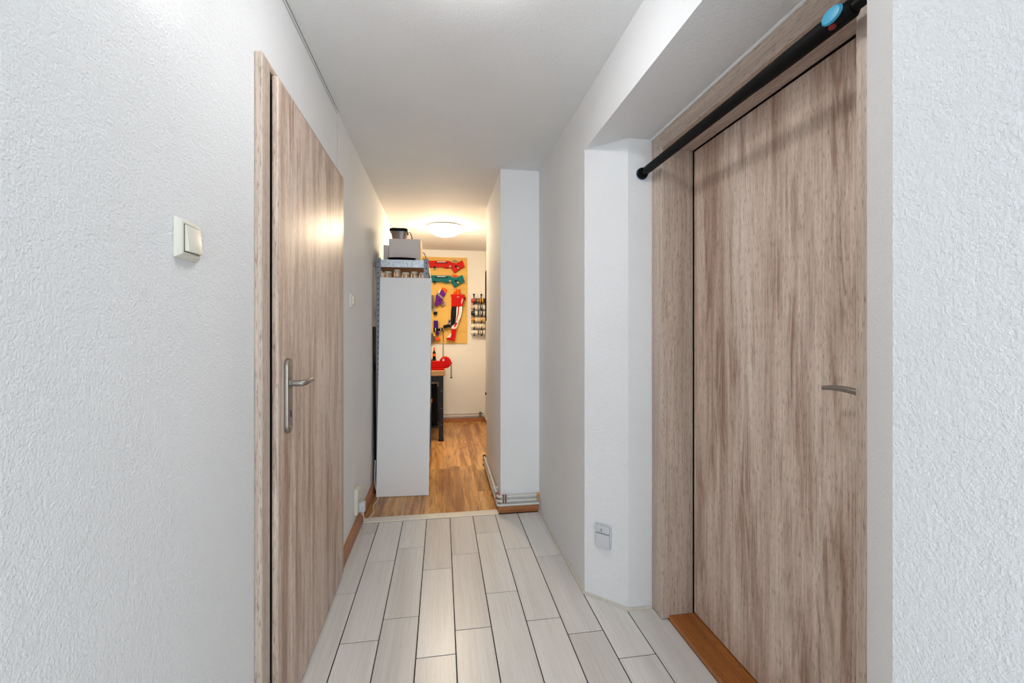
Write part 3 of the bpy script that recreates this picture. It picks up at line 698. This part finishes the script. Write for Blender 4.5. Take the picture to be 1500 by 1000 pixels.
# large red, white and black blaster
p = cr2(560, 400); base = atY(p[0], p[1], YP)
t = thing('toy_blaster', base, 'big red white and black toy blaster hung upright with orange muzzle', 'toy blaster', 'toy blasters on the tan board')
obj('receiver', slab([(478, 22), (500, 12), (690, 18), (735, 25), (725, 120), (695, 230), (560, 238), (490, 235), (492, 80)], cr2, .0, .07), RED, t)
obj('barrel_side', slab([(492, 236), (585, 238), (578, 400), (560, 545), (500, 590), (478, 560), (480, 380)], cr2, .0, .06), BLACK, t)
obj('stock_panel', slab([(585, 236), (690, 230), (680, 360), (655, 440), (610, 520), (570, 530), (575, 400)], cr2, .0, .058), TOYW, t)
obj('stripe', slab([(612, 225), (635, 225), (620, 380), (588, 500), (575, 500), (598, 380)], cr2, .0575, .062, .001), RED, t)
obj('stock_neck', slab([(560, 530), (625, 520), (590, 620), (540, 650), (490, 640), (500, 580)], cr2, .0, .05), TOYW, t)
obj('neck_stripe', slab([(565, 530), (605, 535), (560, 610), (530, 610)], cr2, .0495, .054, .001), RED, t)
obj('stock', slab([(490, 640), (582, 652), (560, 800), (545, 870), (400, 835), (405, 810), (478, 800)], cr2, .0, .055), RED, t)
obj('stock_mark', slab([(478, 720), (490, 730), (474, 800), (408, 806)], cr2, .0, .057, .001), TOYW, t)
obj('grip', slab([(342, 580), (430, 560), (480, 575), (480, 610), (345, 636)], cr2, .0, .05), BLACK, t)
obj('trigger_guard', slab([(430, 480), (480, 470), (482, 575), (432, 560)], cr2, .005, .04, .002), TOYG, t)
obj('trigger', slab([(440, 495), (470, 492), (468, 525), (445, 528)], cr2, .0395, .043, .001), MATTE, t)
obj('muzzle', MB().tube([atY(*cr1(700, 885), YP-.035), atY(*cr1(700, 768), YP-.035)], .031, 18), ORNG, t, smooth=True)
obj('muzzle_tip', slab([(602, 815), (655, 810), (660, 870), (606, 880)], cr1, .01, .04, .002), ORNG, t)
obj('sight', slab([(735, 835), (785, 838), (785, 880), (735, 885)], cr1, .01, .04, .002), TOYG, t)
obj('emblem', slab([(588, 56), (632, 54), (630, 72), (590, 74)], cr2, .0695, .072, .001), TOYG, t)
obj('flash_mark', slab([(690, 88), (700, 110), (672, 200), (668, 150)], cr2, .0695, .072, .001), TOYW, t)
obj('bolt_knob', slab([(728, 60), (748, 58), (745, 110), (728, 125)], cr2, .01, .05, .002), MATTE, t)
# brown and grey blaster partly behind the white board
p = cr2(160, 150); base = atY(p[0], p[1], YP)
t = thing('toy_blaster', base, 'dull brown toy blaster pointing down beside the purple one', 'toy blaster', 'toy blasters on the tan board')
obj('body', slab([(90, 25), (166, 30), (172, 150), (170, 265), (140, 285), (90, 280)], cr2, .0, .045), TOYB, t)
obj('barrel', slab([(140, 280), (190, 270), (205, 330), (165, 345)], cr2, .005, .035, .002), TOYG, t)
obj('muzzle', slab([(165, 335), (225, 325), (240, 350), (215, 385), (165, 390)], cr2, .0, .045), MATTE, t)
# violet blaster with black scope
p = cr2(200, 600); base = atY(p[0], p[1], YP)
t = thing('toy_blaster', base, 'violet toy blaster with black and white scope low on the tan board', 'toy blaster', 'toy blasters on the tan board')
obj('body', slab([(165, 490), (245, 495), (250, 640), (268, 730), (235, 765), (205, 740), (205, 690), (165, 690)], cr2, .0, .045), PURPD, t)
a, b_ = atY(*cr2(160, 660), YP-.055), atY(*cr2(335, 655), YP-.055)
obj('scope', MB().tube([a, a+(b_-a)*.35, a+(b_-a)*.45, a+(b_-a)*.6, a+(b_-a)*.75, b_], [.022, .022, .012, .014, .024, .018], 16), MATTE, t, smooth=True)
for f in (.2, .75): obj('scope_band', MB().tube([a+(b_-a)*f, a+(b_-a)*(f+.06)], .0246, 16), TOYW, t, smooth=True)
# orange and yellow small blaster at the lower edge
p = cr2(190, 800); base = atY(p[0], p[1], YP)
t = thing('toy_blaster', base, 'small brown and orange toy blaster at the lower edge of the board', 'toy blaster', 'toy blasters on the tan board')
obj('body', slab([(90, 725), (150, 722), (170, 780), (190, 800), (190, 885), (90, 890)], cr2, .0, .04), TOYB, t)
obj('drum', slab([(150, 720), (196, 725), (198, 770), (168, 786)], cr2, .01, .05), YELL, t)
obj('muzzle', slab([(190, 810), (255, 785), (290, 830), (275, 850), (205, 860)], cr2, .0, .04), ORNG, t)

# ------------------------------------------------------------------ spray cans on a wall rack
YK = YF-.006
cr4 = lambda x, y: (684+x*.075, 425+y*.075)
rows = [(205, (200, 50, 30), (60, 54, 50), 'dark labelled spray can with red cap in the top row of the rack'),
        (330, (206, 176, 150), (226, 222, 212), 'white spray can with beige cap second from the top of the rack'),
        (450, (24, 24, 26), (222, 218, 210), 'white spray can with black cap in the rack'),
        (575, (204, 140, 40), (218, 206, 184), 'cream spray can with gold cap in the rack'),
        (700, (226, 216, 190), (216, 206, 180), 'plain cream spray can second from the bottom of the rack'),
        (825, (230, 222, 204), (228, 220, 206), 'pale spray can in the bottom row of the rack')]
yc = YK-.05
zr = [atY(*cr4(200, r[0]), yc).z for r in rows]
xa, xb = atY(*cr4(80, 300), yc).x, XRR-.012
rk = thing('can_rack', (xb-.08, YK, zr[-1]-.05), 'black wire wall rack holding a column of spray cans', 'rack')
xr = [atY(*cr4(140, 300), yc).x, atY(*cr4(285, 300), yc).x]
for x in xr:
    obj('rail', MB().box(x-.006, x+.006, YF-.008, YF-.0005, zr[-1]-.05, zr[0]+.085), MATTE, rk)
    obj('finial', MB().lathe([(0, -.014), (.012, -.006), (.012, .006), (0, .014)], (x, YF-.014, zr[0]+.085), 12), MATTE, rk, smooth=True)
    for z in zr:
        pts = [(x, YF-.006, z-.012)]+[(x, yc+.041*math.cos(a), z+.041*math.sin(a)) for a in [math.radians(200+i*20-180) if 0 else math.radians(-30-i*20) for i in range(8)]]
        obj('cradle', MB().tube(pts, .0055, 8), MATTE, rk, smooth=True)
for i, (r, capc, bodc, lab) in enumerate(rows):
    z = zr[i]; R = .034
    t = thing('spray_can', (xa, yc, z-R), lab, 'spray can', 'spray cans in the wall rack')
    bodm = flat('can_body_%d' % i, bodc, .35, noise=.10, scale=40); capm = flat('can_cap_%d' % i, capc, .4)
    obj('can_body', MB().lathe([(R*.9, .052), (R, .057), (R, xb-xa-.006), (R*.9, xb-xa)], (xa, yc, z), 24, 0), bodm, t, smooth=True)
    obj('cap', MB().lathe([(R*.80, 0), (R*.88, .004), (R*.92, .050)], (xa, yc, z), 24, 0), capm, t, smooth=True)
    lb = MB()
    for k in range(3):
        x0 = xa+.085+k*.028; lb.lathe([(R+.0004, 0), (R+.0004, .010+.004*((i+k) % 3))], (x0, yc, z), 24, 0)
    obj('label_bands', lb, [GOLD, SEAM, MATTE, GOLD, STRIP, SEAM][i], t, smooth=True)

# dark framed picture on the far room side wall
t = thing('picture_frame', (XRR, 5.3, 1.34), 'dark framed picture on the far room side wall beside the spray cans', 'picture')
m = MB()
for y0, y1, z0, z1 in ((4.85, 5.69, 1.34, 1.37), (4.85, 5.69, 1.95, 1.98), (4.85, 4.88, 1.37, 1.95), (5.66, 5.69, 1.37, 1.95)): m.box(XRR-.022, XRR-.0005, y0, y1, z0, z1)
obj('frame', m, MATTE, t); obj('picture_panel', MB().box(XRR-.012, XRR-.001, 4.88, 5.66, 1.37, 1.95), SOFTB, t)
t = tag(obj('coat_hook', MB().lathe([(.012, 0), (.012, -.012), (.018, -.018), (.018, -.026), (0, -.03)], (XRR, 5.62, .40), 16, 0), MATTE, smooth=True), 'small black hook low on the far room side wall', 'hook')
